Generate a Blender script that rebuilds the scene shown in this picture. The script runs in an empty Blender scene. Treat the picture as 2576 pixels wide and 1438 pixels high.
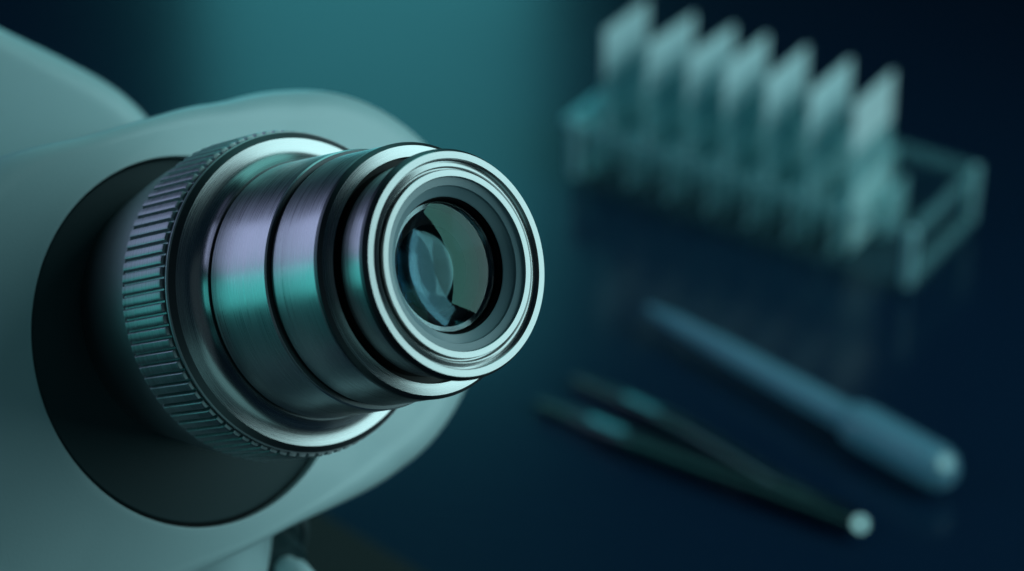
import bpy, bmesh, math, random
from math import sin, cos, pi, radians as RAD, sqrt
from mathutils import Vector as V, Matrix as M

random.seed(7)
S = 0.001                      # everything below is written in millimetres
scn = bpy.context.scene
C = scn.collection

# ------------------------------------------------------------------ camera
PITCH, CAM_H, FPX = RAD(33), 452.0, 6283.0       # focal length for a frame 2576 units wide
CR = V((1, 0, 0)); CU = V((0, sin(PITCH), cos(PITCH))); CB = V((0, -cos(PITCH), sin(PITCH)))
CAM = V((0, 0, CAM_H))
cd = bpy.data.cameras.new('camera'); cam = bpy.data.objects.new('camera', cd); C.objects.link(cam)
cam.matrix_world = M.Translation(CAM * S) @ M((CR, CU, CB)).transposed().to_4x4()
cd.sensor_width = 36; cd.lens = 36 * FPX / 2576
cd.clip_start = 0.01; cd.clip_end = 60
cd.dof.use_dof = True; cd.dof.focus_distance = 0.358
cd.dof.aperture_fstop = cd.lens / 6.0; cd.dof.aperture_blades = 0
scn.camera = cam

def c2w(p): return CAM + CR * p[0] + CU * p[1] + CB * p[2]
def cdir(x, y, z): return CR * x + CU * y + CB * z
def ray(x, y): return cdir((x - 1288) / FPX, (719 - y) / FPX, -1)
def on_z(x, y, z=0.0):
    d = ray(x, y); return CAM + d * ((z - CAM_H) / d.z)
def at_depth(x, y, dep): return CAM + ray(x, y) * dep

# eyepiece axis: origin = centre of the front ring
TH, PH = RAD(41), RAD(9.5)
AX = cdir(sin(TH) * cos(PH), sin(TH) * sin(PH), cos(TH)).normalized()
ORG = at_depth(1154, 664, 350)
VV = (CAM - ORG).normalized()
E1 = (VV - AX * VV.dot(AX)).normalized()      # radial direction that faces the camera
E2 = AX.cross(E1)
if E2.z < 0: E2 = -E2
EX = AX.cross(V((0, 0, 1))).normalized() * -1
EY = AX.cross(EX).normalized()
if EY.z < 0: EY = -EY
EX = EY.cross(AX).normalized()
FRAME = M((EX, EY, AX)).transposed()
def axp(t): return ORG + AX * t
def frame_at(t): return M.Translation(axp(t) * S) @ FRAME.to_4x4()
def on_ax_plane(x, y, t):
    d = ray(x, y); k = (axp(t) - CAM).dot(AX) / d.dot(AX)
    p = CAM + d * k - axp(t)
    return p.dot(EX), p.dot(EY)

# ------------------------------------------------------------------ world, lamps
w = bpy.data.worlds.new('World'); scn.world = w; w.use_nodes = True
w.node_tree.nodes['Background'].inputs[0].default_value = (.16, .48, .85, 1)
w.node_tree.nodes['Background'].inputs[1].default_value = .02
vs = scn.view_settings; vs.view_transform = 'Standard'; vs.look = 'None'; vs.exposure = 0; vs.gamma = 1

def lamp(name, pos, target, wd, ht, L, col, up=V((0, 0, 1))):
    l = bpy.data.lights.new(name, 'AREA'); l.shape = 'RECTANGLE'; l.size = wd * S; l.size_y = ht * S
    l.energy = L * pi * wd * ht * S * S * 1.0; l.color = col
    o = bpy.data.objects.new(name, l); C.objects.link(o)
    z = (pos - target).normalized(); x = up.cross(z).normalized(); y = z.cross(x)
    o.matrix_world = M.Translation(pos * S) @ M((x, y, z)).transposed().to_4x4()
    return o

R0 = (AX * 2 * AX.dot(VV) - VV).normalized()             # what the flat ring faces mirror
RS = R0.cross(V((0, 0, 1))).normalized()                 # to the right, seen from the lens
right = 21.5
kd = (R0 * cos(RAD(right)) + RS * sin(RAD(right))).normalized()
if kd.dot(CB) > R0.dot(CB): RS = -RS; kd = (R0 * cos(RAD(right)) + RS * sin(RAD(right))).normalized()
kaz, kel = RAD(73), RAD(10)
KP = ORG + V((sin(kaz) * cos(kel), cos(kaz) * cos(kel), sin(kel))) * 430
lamp('softbox_key', KP, ORG, 385, 590, 2.9, (.47, .76, .78), up=V((-.20, .54, .82)))
def around(alpha, dist, t): return axp(t) + (E1 * cos(RAD(alpha)) + E2 * sin(RAD(alpha))) * dist
lamp('strip_lavender', around(46, 600, -520), axp(-10), 400, 700, 1.1, (.48, .56, .88), up=AX)
lamp('strip_lavender_dim', around(74, 600, -520), axp(-10), 200, 700, .25, (.45, .50, .85), up=AX)  # added dimmer strip, makes the lavender band fade upward
lamp('strip_teal', around(10, 600, -520), axp(-10), 250, 700, 1.15, (.09, .70, .67), up=AX)
lamp('strip_teal_dim', around(-22, 600, -520), axp(-10), 260, 700, .12, (.08, .62, .62), up=AX)  # added dimmer strip, makes the teal band fade downward
lamp('fill_barrel', around(-75, 600, -520), axp(-10), 620, 700, .10, (.35, .62, .72), up=AX)  # added fill, lifts the dark lower half of the barrel
lamp('fill_front', ORG + (E1 * .85 + AX * .5) * 700, ORG, 900, 900, .045, (.55, .78, .82))  # added broad fill, lifts the blacks on flange and rims
lamp('fill_low', ORG + (AX * .72 + E1 * .2 - E2 * .55) * 330, axp(-60), 240, 240, .36, (.36, .80, .82))  # added fill out of view, brightens the lower left housing
lamp('top_teal', around(112, 520, -40), axp(-30), 300, 600, .9, (.22, .75, .72), up=AX)
rl = lamp('fill_rack', V((520, 560, 430)), V((90, 740, 40)), 150, 150, 1.0, (.50, .80, .84)); rl.data.spread = RAD(50)  # added unseen fill, brightens the slide labels
lamp('panel_teal', V((-124, 2000, 450)), V((-124, 0, 450)), 305, 900, 1.62, (.13, .80, .91))

# ------------------------------------------------------------------ materials
def mat(name, base=(.5, .5, .5), rough=.5, metal=0, **kw):
    m = bpy.data.materials.new(name); m.use_nodes = True
    b = m.node_tree.nodes['Principled BSDF']
    b.inputs['Base Color'].default_value = (*base, 1); b.inputs['Roughness'].default_value = rough
    b.inputs['Metallic'].default_value = metal
    for k, v in kw.items(): b.inputs[k.replace('_', ' ')].default_value = v
    return m
def nodes(m): return m.node_tree.nodes, m.node_tree.links, m.node_tree.nodes['Principled BSDF']

def brushed(name, base, rough, aniso, scale=(60, 60, 9000), bump=.05, rvar=.12, cvar=.25):
    m = mat(name, base, rough, 1); N, L, b = nodes(m)
    b.inputs['Anisotropic'].default_value = aniso
    b.inputs['Anisotropic Rotation'].default_value = .25
    tg = N.new('ShaderNodeTangent'); tg.direction_type = 'RADIAL'; tg.axis = 'Z'
    L.new(tg.outputs[0], b.inputs['Tangent'])
    tc = N.new('ShaderNodeTexCoord'); mp = N.new('ShaderNodeMapping'); mp.inputs['Scale'].default_value = scale
    sp = N.new('ShaderNodeSeparateXYZ'); L.new(tc.outputs['Object'], sp.inputs[0])
    cx = N.new('ShaderNodeCombineXYZ'); L.new(sp.outputs[0], cx.inputs[0]); L.new(sp.outputs[1], cx.inputs[1])
    ln = N.new('ShaderNodeVectorMath'); ln.operation = 'LENGTH'; L.new(cx.outputs[0], ln.inputs[0])
    k1 = N.new('ShaderNodeMath'); k1.operation = 'MULTIPLY_ADD'; k1.inputs[1].default_value = scale[2] / max(scale[0], 1)
    L.new(ln.outputs['Value'], k1.inputs[0]); L.new(sp.outputs[1], k1.inputs[2])
    c2 = N.new('ShaderNodeCombineXYZ'); L.new(k1.outputs[0], c2.inputs[0]); L.new(sp.outputs[0], c2.inputs[1]); L.new(sp.outputs[2], c2.inputs[2])
    L.new(c2.outputs[0], mp.inputs[0])
    nz = N.new('ShaderNodeTexNoise'); nz.inputs['Scale'].default_value = 1; nz.inputs['Detail'].default_value = 3
    nz.inputs['Roughness'].default_value = .6
    L.new(mp.outputs[0], nz.inputs['Vector'])
    mr = N.new('ShaderNodeMapRange'); mr.inputs[1].default_value = .3; mr.inputs[2].default_value = .7
    mr.inputs[3].default_value = rough - rvar; mr.inputs[4].default_value = rough + rvar
    L.new(nz.outputs[0], mr.inputs[0]); L.new(mr.outputs[0], b.inputs['Roughness'])
    mx = N.new('ShaderNodeMix'); mx.data_type = 'RGBA'
    mx.inputs[6].default_value = (*[c * (1 - cvar) for c in base], 1); mx.inputs[7].default_value = (*[min(1, c * (1 + cvar)) for c in base], 1)
    m2 = N.new('ShaderNodeMapRange'); m2.inputs[1].default_value = .3; m2.inputs[2].default_value = .7
    L.new(nz.outputs[0], m2.inputs[0]); L.new(m2.outputs[0], mx.inputs[0]); L.new(mx.outputs[2], b.inputs['Base Color'])
    bp = N.new('ShaderNodeBump'); bp.inputs['Strength'].default_value = bump; bp.inputs['Distance'].default_value = .0001
    L.new(nz.outputs[0], bp.inputs['Height']); L.new(bp.outputs[0], b.inputs['Normal'])
    return m

STEEL = brushed('brushed_steel', (.64, .66, .67), .34, .55)
FACE = brushed('faced_steel', (.47, .48, .48), .27, .5, scale=(50, 50, 8000), bump=.03, rvar=.05, cvar=.08)
RING = brushed('turned_aluminium', (.38, .39, .39), .24, .35, scale=(50, 50, 6000), bump=.02, rvar=.05, cvar=.05)
DARK = mat('black_anodised', (.012, .014, .015), .42)
BLACK = mat('blackened_bore', (.003, .004, .005), .6, Specular_IOR_Level=.06)
DARK2 = mat('dark_gunmetal', (.09, .10, .105), .38, 1)
KNURL = brushed('knurled_steel', (.44, .47, .48), .47, .3, scale=(50, 50, 3000), bump=.05)
COLLAR = mat('black_rubber_and_shade', (.020, .042, .047), .6, Specular_IOR_Level=.2)
INNER = mat('satin_bezel', (.19, .28, .31), .3)
def body_mat():
    m = mat('grey_body_paint', (.45, .62, .64), .42); N, L, b = nodes(m)
    b.inputs['Coat Weight'].default_value = .1
    tc = N.new('ShaderNodeTexCoord'); nz = N.new('ShaderNodeTexNoise'); nz.inputs['Scale'].default_value = 2600
    bp = N.new('ShaderNodeBump'); bp.inputs['Strength'].default_value = .12; bp.inputs['Distance'].default_value = .0002
    L.new(tc.outputs['Object'], nz.inputs['Vector']); L.new(nz.outputs[0], bp.inputs['Height']); L.new(bp.outputs[0], b.inputs['Normal'])
    return m
BODY = body_mat()
def table_mat():
    m = mat('navy_laminate', (.004, .018, .044), .2); N, L, b = nodes(m)
    tc = N.new('ShaderNodeTexCoord'); nz = N.new('ShaderNodeTexNoise'); nz.inputs['Scale'].default_value = 9; nz.inputs['Detail'].default_value = 4
    mr = N.new('ShaderNodeMapRange'); mr.inputs[3].default_value = .17; mr.inputs[4].default_value = .23
    L.new(tc.outputs['Object'], nz.inputs['Vector']); L.new(nz.outputs[0], mr.inputs[0]); L.new(mr.outputs[0], b.inputs['Roughness'])
    return m
TABLE = table_mat()
def coat_glass(name, tint, fac, gloss_rough=0.0, edge=None):
    m = bpy.data.materials.new(name); m.use_nodes = True; N, L = m.node_tree.nodes, m.node_tree.links; N.clear()
    o = N.new('ShaderNodeOutputMaterial'); mx = N.new('ShaderNodeMixShader')
    t = N.new('ShaderNodeBsdfTransparent'); g = N.new('ShaderNodeBsdfGlossy')
    lw = N.new('ShaderNodeLayerWeight'); lw.inputs['Blend'].default_value = .5; rp = N.new('ShaderNodeValToRGB')
    rp.color_ramp.elements[0].position = .25; rp.color_ramp.elements[0].color = (*tint, 1)
    rp.color_ramp.elements[1].position = .55; rp.color_ramp.elements[1].color = (*(edge or tint), 1)
    L.new(lw.outputs['Facing'], rp.inputs[0]); L.new(rp.outputs[0], g.inputs['Color']); g.inputs['Roughness'].default_value = gloss_rough
    fr = N.new('ShaderNodeLayerWeight'); fr.inputs['Blend'].default_value = .25
    mr = N.new('ShaderNodeMapRange'); mr.inputs[3].default_value = fac; mr.inputs[4].default_value = min(1, fac * 2)
    L.new(fr.outputs['Fresnel'], mr.inputs[0]); L.new(mr.outputs[0], mx.inputs[0])
    L.new(t.outputs[0], mx.inputs[1]); L.new(g.outputs[0], mx.inputs[2]); L.new(mx.outputs[0], o.inputs[0])
    return m
GL1 = coat_glass('coated_glass_green', (.46, .95, .82), .042, .045, edge=(.85, .74, .78))
GL2 = coat_glass('coated_glass_cyan', (.5, .95, 1), .036, .07)
GL3 = coat_glass('coated_glass_blue', (.40, .85, 1), .045, .075, edge=(.3, .7, 1))
GLR = coat_glass('glass_bevel', (.75, .95, 1), .09, .1)
def clear_plastic(name, alpha, base, rough=.08, spec=.5):
    m = mat(name, base, rough); N, L, b = nodes(m)
    b.inputs['Alpha'].default_value = alpha; b.inputs['Specular IOR Level'].default_value = spec
    return m

# ------------------------------------------------------------------ mesh helpers
def link(name, me, material, parent=None, mw=None, sharp=30):
    o = bpy.data.objects.new(name, me); C.objects.link(o)
    if isinstance(material, (list, tuple)):
        for k in material: me.materials.append(k)
    elif material: me.materials.append(material)
    for p in me.polygons: p.use_smooth = True
    if sharp: me.set_sharp_from_angle(angle=RAD(sharp))
    if mw is not None: o.matrix_world = mw
    if parent: o.parent = parent
    return o
def mesh(name, vs_, fs):
    me = bpy.data.meshes.new(name); me.from_pydata([tuple(c * S for c in v) for v in vs_], [], fs)
    bm = bmesh.new(); bm.from_mesh(me); bmesh.ops.recalc_face_normals(bm, faces=bm.faces); bm.to_mesh(me); bm.free()
    return me
def lathe(prof, n=256, closed=False):
    vs_, fs = [], []
    for (t, r) in prof:
        for k in range(n):
            a = 2 * pi * k / n; vs_.append((r * cos(a), r * sin(a), t))
    m = len(prof)
    for i in range(m if closed else m - 1):
        j = (i + 1) % m
        for k in range(n):
            l = (k + 1) % n; fs.append((i * n + k, i * n + l, j * n + l, j * n + k))
    return mesh('lathe', vs_, fs)
def disc_cap(prof, n=256):
    """lathe whose last ring closes on the axis"""
    me_v, fs = [], []
    for (t, r) in prof[:-1]:
        for k in range(n):
            a = 2 * pi * k / n; me_v.append((r * cos(a), r * sin(a), t))
    m = len(prof) - 1
    for i in range(m - 1):
        for k in range(n):
            l = (k + 1) % n; fs.append((i * n + k, i * n + l, (i + 1) * n + l, (i + 1) * n + k))
    me_v.append((0, 0, prof[-1][0])); c = len(me_v) - 1
    for k in range(n): fs.append(((m - 1) * n + k, (m - 1) * n + (k + 1) % n, c))
    return mesh('cap', me_v, fs)
def empty(name, loc, label=None, cat=None, group=None, mw=None):
    o = bpy.data.objects.new(name, None); C.objects.link(o); o.empty_display_size = .02
    o.location = loc * S
    if mw is not None: o.matrix_world = mw
    tag(o, label, cat, group); return o
def tag(o, label=None, cat=None, group=None, kind=None):
    if label: o['label'] = label
    if cat: o['category'] = cat
    if group: o['group'] = group
    if kind: o['kind'] = kind
    return o
def keep_parent(o, p):
    bpy.context.view_layer.update()
    mw = o.matrix_world.copy(); o.parent = p; o.matrix_parent_inverse = M(); o.matrix_basis = p.matrix_world.inverted() @ mw
def box_me(x0, y0, z0, x1, y1, z1, bev=0, seg=3):
    bm = bmesh.new(); bmesh.ops.create_cube(bm, size=1)
    for v in bm.verts:
        v.co = V(((x0 + x1) / 2 + v.co.x * (x1 - x0), (y0 + y1) / 2 + v.co.y * (y1 - y0), (z0 + z1) / 2 + v.co.z * (z1 - z0))) * S
    if bev: bmesh.ops.bevel(bm, geom=list(bm.edges), offset=bev * S, segments=seg, affect='EDGES', profile=.5)
    me = bpy.data.meshes.new('box'); bm.to_mesh(me); bm.free(); return me

def polar_outline(pts, n=192):
    """closed outline given as (x, y) about the origin -> n radii, smooth"""
    pr = sorted((math.atan2(y, x) % (2 * pi), sqrt(x * x + y * y)) for x, y in pts)
    A = [p[0] for p in pr]; Rr = [p[1] for p in pr]; m = len(pr); out = []
    for k in range(n):
        a = 2 * pi * k / n
        i = max([j for j in range(m) if A[j] <= a], default=m - 1)
        j = (i + 1) % m
        a0 = A[i] - (2 * pi if A[i] > a else 0); a1 = A[j] + (2 * pi if A[j] <= a else 0)
        if a1 - a0 > 2 * pi: a1 -= 2 * pi
        h, g = (i - 1) % m, (j + 1) % m
        u = (a - a0) / (a1 - a0)
        p0, p1, p2, p3 = Rr[h], Rr[i], Rr[j], Rr[g]
        out.append(.5 * (2 * p1 + (p2 - p0) * u + (2 * p0 - 5 * p1 + 4 * p2 - p3) * u * u + (3 * p1 - p0 - 3 * p2 + p3) * u ** 3))
    for _ in range(10): out = [(out[k - 1] + 2 * out[k] + out[(k + 1) % n]) / 4 for k in range(n)]
    return out
def shell(radii, r_in, kd, bev, back, lip=2.0, lip_depth=6.0, back_scale=1.0, crease=0.0):
    """domed, round-edged housing: face near z=0 falling by dome to the edge; r_in=0 closes the middle"""
    n = len(radii); rings = []; inner = list(r_in) if r_in else [0] * n
    def ring(f, z): rings.append([(f(R, q), z) for R, q in zip(radii, inner)])
    if r_in:
        ring(lambda R, q: q, -lip_depth)
        for k in range(7):
            a = pi / 2 * k / 6; ring(lambda R, q, a=a: q + lip * (1 - cos(a)), -lip + lip * sin(a))
        base = lip
    else:
        base = .5; ring(lambda R, q: .5, 0)
    st = 14; bv = [max(min(bev, .35 * (R - q)), 1.8) for R, q in zip(radii, inner)]
    for k in range(1, st + 1):
        s = k / st; rings.append([(q + base + (R - b - q - base) * s, -kd * (R - q) * s ** 1.1) for R, q, b in zip(radii, inner, bv)])
    slope = math.atan(kd * 1.1)
    for k in range(1, 13):
        a = slope + (pi / 2 - slope) * k / 12
        f = (sin(a) - sin(slope)) / (1 - sin(slope))
        rings.append([(R - b + b * f, -kd * (R - q) - b * (cos(slope) - cos(a))) for R, q, b in zip(radii, inner, bv)])
    zmin = min(z for _, z in rings[-1]); last = list(rings[-1])
    for k in range(1, 7):
        rings.append([(R, z + (-back - z) * k / 6) for R, z in last])
    ring(lambda R, q: R * back_scale * .9, -back - 4); ring(lambda R, q: .5, -back - 4)
    vs_, fs = [], []
    for rg in rings:
        for k, (r, z) in enumerate(rg):
            a = 2 * pi * k / n; vs_.append((r * cos(a), r * sin(a), z))
    for i in range(len(rings) - 1):
        for k in range(n):
            l = (k + 1) % n; fs.append((i * n + k, i * n + l, (i + 1) * n + l, (i + 1) * n + k))
    return mesh('shell', vs_, fs)

# ------------------------------------------------------------------ table
bm = bmesh.new(); bmesh.ops.create_grid(bm, x_segments=1, y_segments=1, size=1)
for v in bm.verts: v.co = V((v.co.x * 3.0, .9 + v.co.y * 2.2, 0))
me = bpy.data.meshes.new('table_top'); bm.to_mesh(me); bm.free()
tag(link('table_surface', me, TABLE, sharp=0), kind='structure', label='dark navy glossy table surface')

# ------------------------------------------------------------------ microscope
mic = empty('microscope', V((-90, 520, 0)), 'grey microscope with brushed steel eyepiece tilted up towards the right', 'microscope')

HT = -66.0
opx = [(380, 297), (560, 262), (660, 236), (740, 226), (860, 238), (960, 280), (1060, 358), (1150, 480), (1200, 620), (1218, 760),
       (1200, 900), (1150, 1010), (1095, 1100), (1000, 1185), (900, 1245), (800, 1292), (690, 1345), (480, 1445), (200, 1560),
       (0, 1610), (-130, 1560), (-210, 1300), (-220, 1000), (-190, 700), (-120, 480), (0, 400), (200, 350)]
HZ = HT - 12
def edge_points(px, t, kd, bev, cx=0, cy=0, inner=None, proj=None):
    out = []
    for x, y in px:
        z = t - 12
        for _ in range(6):
            p = (proj or on_ax_plane)(x, y, z); a = math.atan2(p[1] - cy, p[0] - cx); q = inner(a) if inner else 0
            w_ = sqrt((p[0] - cx) ** 2 + (p[1] - cy) ** 2) - q; z = t - kd * w_ - max(min(bev, .35 * w_), 1.8) * .8
        out.append((p[0] - cx, p[1] - cy))
    return out
RC = 29.8; OX, OY = -2.6, -4.0          # round recess, set a little off the eyepiece axis
def oc(a, r=RC): b_ = OX * cos(a) + OY * sin(a); return b_ + sqrt(b_ * b_ + r * r - OX * OX - OY * OY)
orad = polar_outline(edge_points(opx, HT, .22, 8, inner=oc))
def offset_circle(r, n=192): return [oc(2 * pi * k / n, r) for k in range(n)]
hs = link('eyepiece_housing', shell(orad, offset_circle(RC), .22, 8, 115, lip=.06, lip_depth=7), BODY, mw=frame_at(HT), sharp=40)
keep_parent(hs, mic)
cl = link('collar_shade', disc_cap([(-6.5, 29.75), (-1.7, 29.75), (-1.7, 29.5), (-1.8, 28.9), (-1.9, 28), (-2.0, 20), (-2.0, 0)]), mat('black_rubber_and_shade', (.004, .006, .007), .7, Specular_IOR_Level=.1), mw=frame_at(HT) @ M.Translation(V((OX, OY, 0)) * S)); keep_parent(cl, mic)  # near-black ring around the plate stands in for shade along the recess edge
cl2 = link('collar_plate', disc_cap([(-2.2, 29.25), (-1.6, 29.25), (-1.45, 29.1), (-1.4, 28.9), (-1.0, 0)]), COLLAR, mw=frame_at(HT) @ M.Translation(V((OX + .45, OY + .05, 0)) * S)); keep_parent(cl2, mic)

# prism head behind, turned a little away from the eyepiece axis
AXH = M.Rotation(RAD(-15), 3, 'Z') @ AX
HO = axp(-140)
HX = (AXH.cross(V((0, 0, 1))) * -1).normalized(); HY = AXH.cross(HX).normalized()
if HY.z < 0: HY = -HY
HX = HY.cross(AXH).normalized()
def on_head(x, y, z):
    d = ray(x, y); o = HO + AXH * z; k = (o - CAM).dot(AXH) / d.dot(AXH); p = CAM + d * k - o
    return p.dot(HX), p.dot(HY)
cx0, cy0 = on_head(30, 650, 0)
hpx = [(0, 74), (100, 120), (200, 170), (290, 222), (335, 258), (372, 298), (400, 340), (430, 450), (440, 650), (400, 900), (250, 1150),
       (-50, 1280), (-280, 1200), (-380, 1000), (-420, 600), (-380, 250), (-300, 50), (-200, 0), (-100, 20)]
hr = polar_outline(edge_points(hpx, 0, .10, 6, cx0, cy0, proj=on_head))
hd = link('prism_head', shell(hr, 0, .10, 6, 95), BODY, mw=M.Translation(HO * S) @ M((HX, HY, AXH)).transposed().to_4x4() @ M.Translation(V((cx0, cy0, 0)) * S), sharp=40); keep_parent(hd, mic)

# ---- eyepiece: local z = optical axis
ep_prof = [(-69, 20.5), (-62, 22.0), (-59, 22.8), (-55, 23.6), (-51, 24.2), (-49.3, 24.3), (-49.1, 24.0), (-49.0, 23.4)]
SMOOTH = mat('satin_steel', (.40, .41, .43), .38, 1)
eye = link('eyepiece', lathe(ep_prof), SMOOTH, mw=frame_at(0)); keep_parent(eye, mic)
def sub(name, me, m, sharp=30):
    return link(name, me, m, parent=eye, sharp=sharp)
# knurled grip ring
def knurl(n=88, r=25.0, dep=.75, t0=-49.0, t1=-38.1):
    vs_, fs = [], []; pat = []
    for k in range(n):
        for f, h in ((0, .96), (.16, 1.0), (.34, 1), (.50, 1), (.62, .9), (.68, .5), (.72, 0), (.86, 0), (.90, .5), (.95, .85)):
            pat.append((2 * pi * (k + f) / n, h))
    rows = [(t0, -.9, 0), (t0, 0, .0), (t0 + .25, 0, .6), (t0 + .6, 0, 1), (t1 - .6, 0, 1), (t1 - .22, 0, .8), (t1, 0, .25), (t1, -.35, 0), (t1, -1.6, 0)]
    for (t, dr, hf) in rows:
        for (a, h) in pat:
            rr = r - dep + dep * h * hf + dr if dr == 0 else r - dep + dr + (dep * h * .8 if dr > -.5 and t == t1 else 0)
            vs_.append((rr * cos(a), rr * sin(a), t))
    m = len(pat)
    for i in range(len(rows) - 1):
        for k in range(m): fs.append((i * m + k, i * m + (k + 1) % m, (i + 1) * m + (k + 1) % m, (i + 1) * m + k))
    return mesh('knurl', vs_, fs)
sub('knurled_grip', knurl(), KNURL, 22)
sub('retaining_ring', lathe([(-38.1, 22.5), (-38.1, 23.3), (-37.75, 23.35), (-37.7, 24.35), (-37.1, 24.5), (-36.95, 24.3)]), KNURL)
sub('flange_rim', lathe([(-36.95, 24.3), (-36.45, 23.55), (-36.35, 23.4)]), DARK2)
fl = [(-36.35, 23.4), (-36.27, 22.7), (-36.16, 22.0), (-36.0, 21.4), (-35.75, 20.9), (-35.35, 20.45), (-34.8, 20.05), (-34.1, 19.8), (-33.5, 19.7)]
sub('flange', lathe(fl), FACE, 60)
sub('groove_ring', lathe([(-33.5, 19.7), (-33.45, 19.25), (-33.2, 19.2), (-33.1, 19.4)]), DARK2)
sub('barrel', lathe([(-33.1, 19.4), (-32.95, 19.5), (-19.9, 19.25), (-19.6, 19.05)]), STEEL, 25)
sub('groove_ring', lathe([(-19.6, 19.05), (-19.5, 18.4), (-19.05, 18.3), (-18.8, 18.5)]), DARK2)
sub('barrel', lathe([(-18.8, 18.5), (-18.5, 18.6), (-9.1, 18.45), (-8.9, 18.35)]), STEEL, 25)
sub('step_rim', lathe([(-8.9, 18.35), (-8.8, 18.5), (-8.3, 18.5), (-7.75, 17.95)]), DARK2)
sub('step_face', lathe([(-7.75, 17.95), (-7.68, 17.6), (-7.58, 17.1), (-7.52, 16.65), (-7.5, 16.3)]), FACE, 60)
sub('groove_ring', lathe([(-7.5, 16.3), (-7.6, 16.2), (-9.6, 16.2), (-9.7, 15.1), (-7.0, 15.0)]), DARK)
sub('nose_barrel', lathe([(-7.0, 15.0), (-6.9, 15.35), (-1.9, 15.45), (-1.7, 15.3)]), STEEL, 25)
sub('front_rim', lathe([(-1.7, 15.3), (-1.65, 16.2), (-1.4, 16.4), (-.75, 16.4), (-.12, 16.0)]), DARK2)
sub('front_ring', lathe([(-.12, 16.0), (0, 15.92), (0, 14.95), (-.08, 14.88), (-.5, 14.8), (-.62, 14.6), (-.6, 14.45), (-.42, 14.1), (-.38, 13.85), (-.55, 13.7), (-.8, 13.62), (-.78, 13.45), (-.1, 13.36), (0, 13.28), (0, 12.42), (-.06, 12.36)]), RING, 25)
sub('bezel', lathe([(-.06, 12.36), (-.45, 12.3), (-.62, 11.6), (-.72, 11.2), (-1.1, 11.1), (-1.45, 10.6), (-1.9, 9.86), (-2.0, 9.76)]), INNER, 12)
sub('bore', disc_cap([(-2.0, 9.76), (-2.05, 9.9), (-2.35, 9.95), (-2.4, 9.6), (-2.6, 9.55), (-2.7, 9.45), (-4.2, 9.4), (-4.3, 8.8), (-5.9, 8.6), (-6.0, 6.3), (-16, 5.8), (-16.1, 5.2), (-24, 5), (-24, 0)]), BLACK, 20)
def cap(t_edge, r, Rc, n=128, m=20):
    """spherical cap, edge at t_edge, Rc>0 bulges forward"""
    sgn = 1 if Rc > 0 else -1; Rc = abs(Rc); z0 = sqrt(Rc * Rc - r * r)
    pr = []
    for k in range(m):
        q = r * (1 - k / m); pr.append((t_edge + sgn * (sqrt(Rc * Rc - q * q) - z0), q))
    pr.append((t_edge + sgn * (Rc - z0), 0))
    return disc_cap(pr, n)
sub('lens', cap(-2.6, 9.4, 21), GL1, 0)
sub('lens', cap(-3.6, 9.0, -15), GL3, 0)
sub('lens', cap(-6.0, 6.2, 14), GL2, 0)
sub('lens', cap(-7.6, 5.6, -8.5), GL3, 0)
sub('lens_bevel', lathe([(-3.3, 9.25), (-3.57, 8.55)]), GLR, 0)

# stand: base slab and arm
def prism_me(poly, z0, z1, bev=3, seg=4):
    bm = bmesh.new(); vs_ = [bm.verts.new(V((x, y, z0)) * S) for x, y in poly]; f = bm.faces.new(vs_)
    r = bmesh.ops.extrude_face_region(bm, geom=[f])
    for g in r['geom']:
        if isinstance(g, bmesh.types.BMVert): g.co.z = z1 * S
    bmesh.ops.recalc_face_normals(bm, faces=bm.faces)
    if bev: bmesh.ops.bevel(bm, geom=list(bm.edges), offset=bev * S, segments=seg, affect='EDGES', profile=.5)
    me = bpy.data.meshes.new('prism'); bm.to_mesh(me); bm.free(); return me
b0, b1 = on_z(830, 1290, 22), on_z(1080, 1438, 22)
d = (b1 - b0).normalized(); nrm = V((-d.y, d.x, 0));
if nrm.x > 0: nrm = -nrm
q0, q1 = b0 - d * 110, b1 + d * 160
poly = [(q0.x, q0.y), (q1.x, q1.y), (q1.x + nrm.x * 190, q1.y + nrm.y * 190), (q0.x + nrm.x * 190, q0.y + nrm.y * 190)]
BASEM = mat('black_base_paint', (.008, .010, .008), .75)
o = link('base', prism_me(poly, 0, 22), BASEM); keep_parent(o, mic)

# arm under the head: upright rounded column leaning with the head
ap = at_depth(560, 1560, 425)
def loft(secs, n=48, pw=.55):
    vs_, fs = [], []
    for (cx, cy, z, rx, ry) in secs:
        for k in range(n):
            a = 2 * pi * k / n; c, s_ = cos(a), sin(a)
            vs_.append((cx + rx * math.copysign(abs(c) ** pw, c), cy + ry * math.copysign(abs(s_) ** pw, s_), z))
    m = len(secs)
    for i in range(m - 1):
        for k in range(n): fs.append((i * n + k, i * n + (k + 1) % n, (i + 1) * n + (k + 1) % n, (i + 1) * n + k))
    fs.append(tuple(range(n))[::-1]); fs.append(tuple((m - 1) * n + k for k in range(n)))
    return mesh('loft', vs_, fs)
ae = at_depth(690, 1345, 425)
arm_r = 42
o = link('arm', loft([(ae.x - arm_r - 34, ae.y + 8, 20, 48, 40), (ae.x - arm_r - 26, ae.y + 6, 90, 44, 36), (ae.x - arm_r - 11, ae.y, ae.z - 18, 42, 30), (ae.x - arm_r - 1, ae.y + 2, ae.z - 5, 42, 30), (ae.x - arm_r, ae.y + 8, ae.z + 15, 42, 30)]), BODY, sharp=50)
keep_parent(o, mic)
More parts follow.
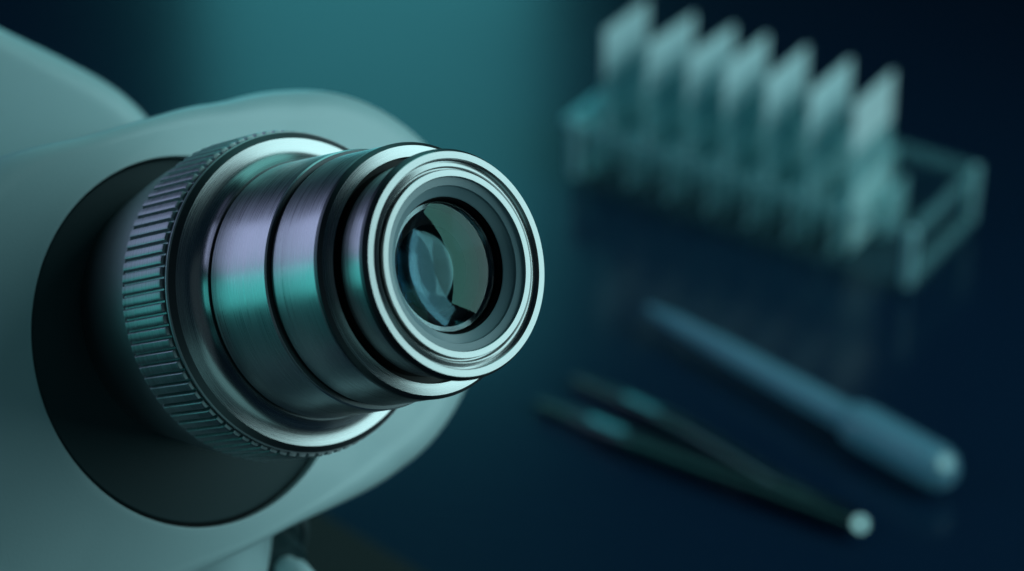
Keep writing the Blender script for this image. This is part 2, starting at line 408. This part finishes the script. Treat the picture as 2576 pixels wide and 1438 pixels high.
# focus knob seen under the housing
kx = cdir(.50, -.42, .76).normalized(); ky = V((0, 0, 1)).cross(kx).normalized(); kz = kx.cross(ky)
mwk = M.Translation(at_depth(648, 1345, 446) * S) @ M((ky, kz, kx)).transposed().to_4x4()
KN = mat('dark_knob_plastic', (.02, .045, .05), .42)
kn = link('focus_knob', disc_cap([(-22, 6.5), (-6, 7.0), (-5.8, 8.5), (-5.2, 8.9), (2.5, 8.9), (3.4, 8.4), (3.8, 7.6), (3.3, 7.2), (3.6, 6.8), (6.0, 6.0), (6.2, 0)], 96), KN, mw=mwk); keep_parent(kn, mic)
kf = link('fine_focus_knob', disc_cap([(6.1, 4.2), (6.3, 4.5), (10.5, 4.5), (11.4, 4.2), (11.5, 0)], 96), KN, mw=mwk); keep_parent(kf, mic)
kq = link('knob_cap', disc_cap([(11.4, 2.2), (14.2, 2.3), (14.4, 3.2), (17.5, 3.2), (18.2, 2.8), (18.6, 0)], 96), BODY, mw=mwk); keep_parent(kq, kf)

# ------------------------------------------------------------------ slide rack
A = on_z(2286, 750); B = on_z(1428, 464)
rx = (A - B); RL = rx.length; rx.normalize(); ry = V((-rx.y, rx.x, 0)); RD = 52.0; RH = 25.5
rmw = M.Translation(B * S) @ M((rx, ry, V((0, 0, 1)))).transposed().to_4x4()
RACK = clear_plastic('clear_acrylic', .12, (.15, .34, .38), .05)
RAIL = clear_plastic('acrylic_rail', .28, (.26, .54, .57), .05, .9)
POST = clear_plastic('acrylic_post_highlight', .8, (.42, .75, .78), .05, .9)  # paler and denser than the rails to paint in the corner highlights
ENDP = clear_plastic('acrylic_end_reflection', .7, (.36, .85, .86), .08, .9)  # bright teal base paints in the panel's reflection on the rack end
SIDE = clear_plastic('clear_side', .06, (.2, .4, .42), .05)
rack = empty('slide_rack', B, 'clear acrylic rack holding a row of upright glass slides', 'rack', mw=rmw)
def rpart(name, m_, x0, y0, z0, x1, y1, z1, bev=1.2):
    return link(name, box_me(x0, y0, z0, x1, y1, z1, bev), m_, parent=rack)
rpart('base', RACK, 0, 0, 0, RL, RD, 3)
for yy in (0, RD - 3.5):
    rpart('long_rail', RAIL, 3.6, yy, RH - 5, RL - 3.6, yy + 3.5, RH)
    rpart('side_panel', SIDE, 3.6, yy + 1, 3.2, RL - 3.6, yy + 2.6, RH - 5.2, .3)
    for xx in (0, RL - 3.5):
        rpart('post', POST, xx, yy, 3.1, xx + 3.5, yy + 3.5, RH, 1.2)
for xx in (0, RL - 3.5):
    rpart('end_rail', RAIL, xx, 3.6, RH - 5, xx + 3.5, RD - 3.6, RH)
    rpart('end_rail', RAIL, xx, 3.6, 3.1, xx + 3.5, RD - 3.6, 7)
rpart('end_tab', ENDP, -4, 2, RH - 4, 6.5, 30, RH - .5)
rpart('end_tab', ENDP, 3.7, 3.7, 3.2, 6.6, 26, 8)
COMB = clear_plastic('milky_comb', .55, (.45, .85, .87), .2)
SX = [RL - 27 - 16.0 * k for k in range(7)][::-1]
SY0, SW, SH = 7.5, 28.5, 57.0
me_t = bmesh.new()
for k, sx in enumerate(SX):
    for yy in (5, 42):
        rpart('divider', COMB, sx - 5.6, yy, 3.1, sx - 4.0, yy + 9, 24, .3)
    rpart('divider', COMB, sx + 4.0, 24, 3.1, sx + 5.4, 40, 20, .3)
GLS = clear_plastic('slide_glass', .52, (.42, .80, .82), .12, .8)
LIT_END = clear_plastic('milky_lit_end', .85, (.62, .97, .97), .4)  # pale, dense base paints in the light caught by the slide bottoms
FROST = mat('frosted_label', (.76, .98, .99), .6)
FROST.node_tree.nodes['Principled BSDF'].inputs['Alpha'].default_value = .98
proto = None
names = ['hindmost glass slide with frosted top, at the far left end of the rack', 'glass slide with frosted top, second from the left end of the rack',
         'glass slide with frosted top, third from the left end of the rack', 'glass slide with frosted top standing in the middle of the rack',
         'glass slide with frosted top, third from the right end of the rack', 'glass slide with frosted top, second from the right end of the rack',
         'glass slide with the brightest frosted top, at the right end of the rack']
for k, sx in enumerate(SX):
    loc = rmw @ (V((sx, SY0, 3.1)) * S)
    if proto is None:
        proto = empty('microscope_slide', V((0, 0, 0)))
        g = link('glass', box_me(-.5, 0, 0, .5, SW, SH - 18.2, .15, 1), GLS, parent=proto)
        f = link('frosted_end', box_me(-.5, 0, SH - 18, .5, SW, SH, .15, 1), FROST, parent=proto)
        h = link('lit_lower_end', box_me(-.6, 1, 1.5, .6, SW - 1, 24, .15, 1), LIT_END, parent=proto)  # milky block over the glass stands in for light on the lower end
        t = proto; kids = [g, f, h]
    else:
        t = proto.copy(); C.objects.link(t)
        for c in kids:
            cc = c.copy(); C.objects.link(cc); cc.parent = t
    yaw = RAD(random.uniform(-4, 4)) if 0 < k < 6 else 0
    t.matrix_world = M.Translation(loc) @ M((rx, ry, V((0, 0, 1)))).transposed().to_4x4() @ M.Rotation(yaw, 4, 'Z') @ M.Rotation(RAD(random.uniform(-2.2, 2.2)), 4, 'Y')
    tag(t, names[k], 'glass slide', 'glass slides standing in the rack')

# ------------------------------------------------------------------ tweezers (lying flat, legs open)
STW = mat('tweezer_steel', (.15, .20, .205), .2, 1)
def ribbon(pts, thick):
    """pts: (centre Vector, width, height above table) -> closed bar"""
    vs_, fs = [], []; n = len(pts)
    for i, (p, wd, z) in enumerate(pts):
        a = pts[max(0, i - 1)][0]; b = pts[min(n - 1, i + 1)][0]; d = (b - a).normalized(); s_ = V((-d.y, d.x, 0))
        for k in range(16):
            an = 2 * pi * k / 16; c_, sn = cos(an), sin(an)
            q = p + s_ * (wd / 2 * math.copysign(abs(c_) ** .35, c_))
            vs_.append((q.x, q.y, z + thick / 2 * math.copysign(abs(sn) ** .35, sn)))
    for i in range(n - 1):
        for k in range(16): fs.append((i * 16 + k, i * 16 + (k + 1) % 16, (i + 1) * 16 + (k + 1) % 16, (i + 1) * 16 + k))
    fs.append(tuple(range(16))[::-1]); fs.append(tuple((n - 1) * 16 + k for k in range(16)))
    return mesh('ribbon', vs_, fs)
def lerp(a, b, u): return a + (b - a) * u
def path(keys, steps=10):
    """keys: (px, py, z, width); smooth path through them on the table"""
    P = [on_z(x, y, z) for x, y, z, w_ in keys]; out = []
    for i in range(len(P) - 1):
        p0, p1, p2, p3 = P[max(0, i - 1)], P[i], P[i + 1], P[min(len(P) - 1, i + 2)]
        for k in range(steps + (i == len(P) - 2)):
            u = k / steps
            q = .5 * (2 * p1 + (p2 - p0) * u + (2 * p0 - 5 * p1 + 4 * p2 - p3) * u * u + (3 * p1 - p0 - 3 * p2 + p3) * u ** 3)
            out.append((V((q.x, q.y, 0)), lerp(keys[i][3], keys[i + 1][3], u), lerp(keys[i][2], keys[i + 1][2], u)))
    return out
tw = empty('tweezers', on_z(2000, 1250), 'steel tweezers lying open with both points towards the eyepiece', 'tweezers')
ZT = 5.0
for ks in ([(1358, 1018, 2.3, 3.2), (1430, 1044, 2.4, 4.2), (1480, 1064, 2.6, 5.4), (1570, 1100, 4.8, 5.8), (1650, 1130, ZT, 5.8), (1810, 1190, ZT, 5.8), (1930, 1234, ZT, 5.4), (2060, 1284, ZT, 4.4), (2146, 1318, ZT, 4.0)],
           [(1448, 958, 2.3, 3.2), (1520, 988, 2.4, 4.2), (1572, 1009, 2.6, 5.4), (1660, 1048, 4.8, 5.4), (1735, 1084, ZT, 5.2), (1855, 1156, ZT, 4.8), (1960, 1218, ZT, 4.6), (2070, 1270, ZT, 4), (2150, 1308, ZT, 3.6)]):
    o = link('prong', ribbon(path(ks), 4.2), STW, sharp=60); keep_parent(o, tw)
tip = on_z(2164, 1319, ZT + 1.2)  # added polished disc, turned between camera and key to give the end highlight
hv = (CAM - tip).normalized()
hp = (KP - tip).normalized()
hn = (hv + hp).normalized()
o = link('end_glint', disc_cap([(-2.5, 1.8), (-1, 2.1), (-.3, 2.1), (0, 1.95), (.03, 1.7), (.04, 0)], 48), mat('polished_steel', (.22, .31, .31), .06, 1), mw=M.Translation(tip * S) @ hn.to_track_quat('Z', 'Y').to_matrix().to_4x4(), sharp=12); keep_parent(o, tw)

# ------------------------------------------------------------------ transfer pipette
PIP = mat('cloudy_polyethylene', (.24, .52, .66), .16, Alpha=.8)
nb = PIP.node_tree.nodes['Principled BSDF']; nb.inputs['Transmission Weight'].default_value = .35; nb.inputs['Subsurface Weight'].default_value = .0
def tube(keys, n=40, flat=1.0):
    P = []
    for i in range(len(keys) - 1):
        for k in range(8 + (i == len(keys) - 2)):
            u = k / 8; su = u * u * (3 - 2 * u)
            P.append((lerp(keys[i][0], keys[i + 1][0], u), lerp(keys[i][1], keys[i + 1][1], su)))
    d = (keys[-1][0] - keys[0][0]).normalized(); s_ = d.cross(V((0, 0, 1))).normalized(); up = s_.cross(d)
    vs_, fs = [], []; m = len(P)
    for p, r in P:
        for k in range(n):
            a = 2 * pi * k / n; q = p + s_ * r * cos(a) + up * r * sin(a); vs_.append(tuple(q))
    for i in range(m - 1):
        for k in range(n): fs.append((i * n + k, i * n + (k + 1) % n, (i + 1) * n + (k + 1) % n, (i + 1) * n + k))
    fs.append(tuple(range(n))[::-1]); fs.append(tuple((m - 1) * n + k for k in range(n)))
    return mesh('tube', vs_, fs)
pp = empty('transfer_pipette', on_z(2250, 1130), 'cloudy blue plastic transfer pipette with a squeeze bulb lying beside the tweezers', 'pipette')
T0, T1, T2, T3 = on_z(1632, 775, 8), on_z(2150, 1062, 8.5), on_z(2185, 1085, 8.5), on_z(2385, 1192, 8.5)
axd = (T3 - T0)
def pt(u): return T0 + axd * u
o = link('stem', tube([(pt(0), 1.3), (pt(.12), 2.8), (pt(.35), 3.9), (pt(.64), 4.4), (pt(.685), 4.6)]), PIP, sharp=0); keep_parent(o, pp)
o = link('bulb', tube([(pt(.685), 4.6), (pt(.71), 6.4), (pt(.75), 6.8), (pt(.96), 6.7), (pt(.99), 5.8), (pt(1.01), 3.6), (pt(1.015), 1.0)]), PIP, sharp=0); keep_parent(o, pp)
bc = pt(.965)  # added mirror disc on the bulb, aimed to show a glint of the key
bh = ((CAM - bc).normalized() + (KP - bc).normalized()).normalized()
o = link('bulb_glint', disc_cap([(-1.6, 2.4), (-.1, 2.4), (0, 2.2), (.01, 1.2), (.015, 0)], 48), mat('glint_mirror', (.13, .19, .2), .14, 1),
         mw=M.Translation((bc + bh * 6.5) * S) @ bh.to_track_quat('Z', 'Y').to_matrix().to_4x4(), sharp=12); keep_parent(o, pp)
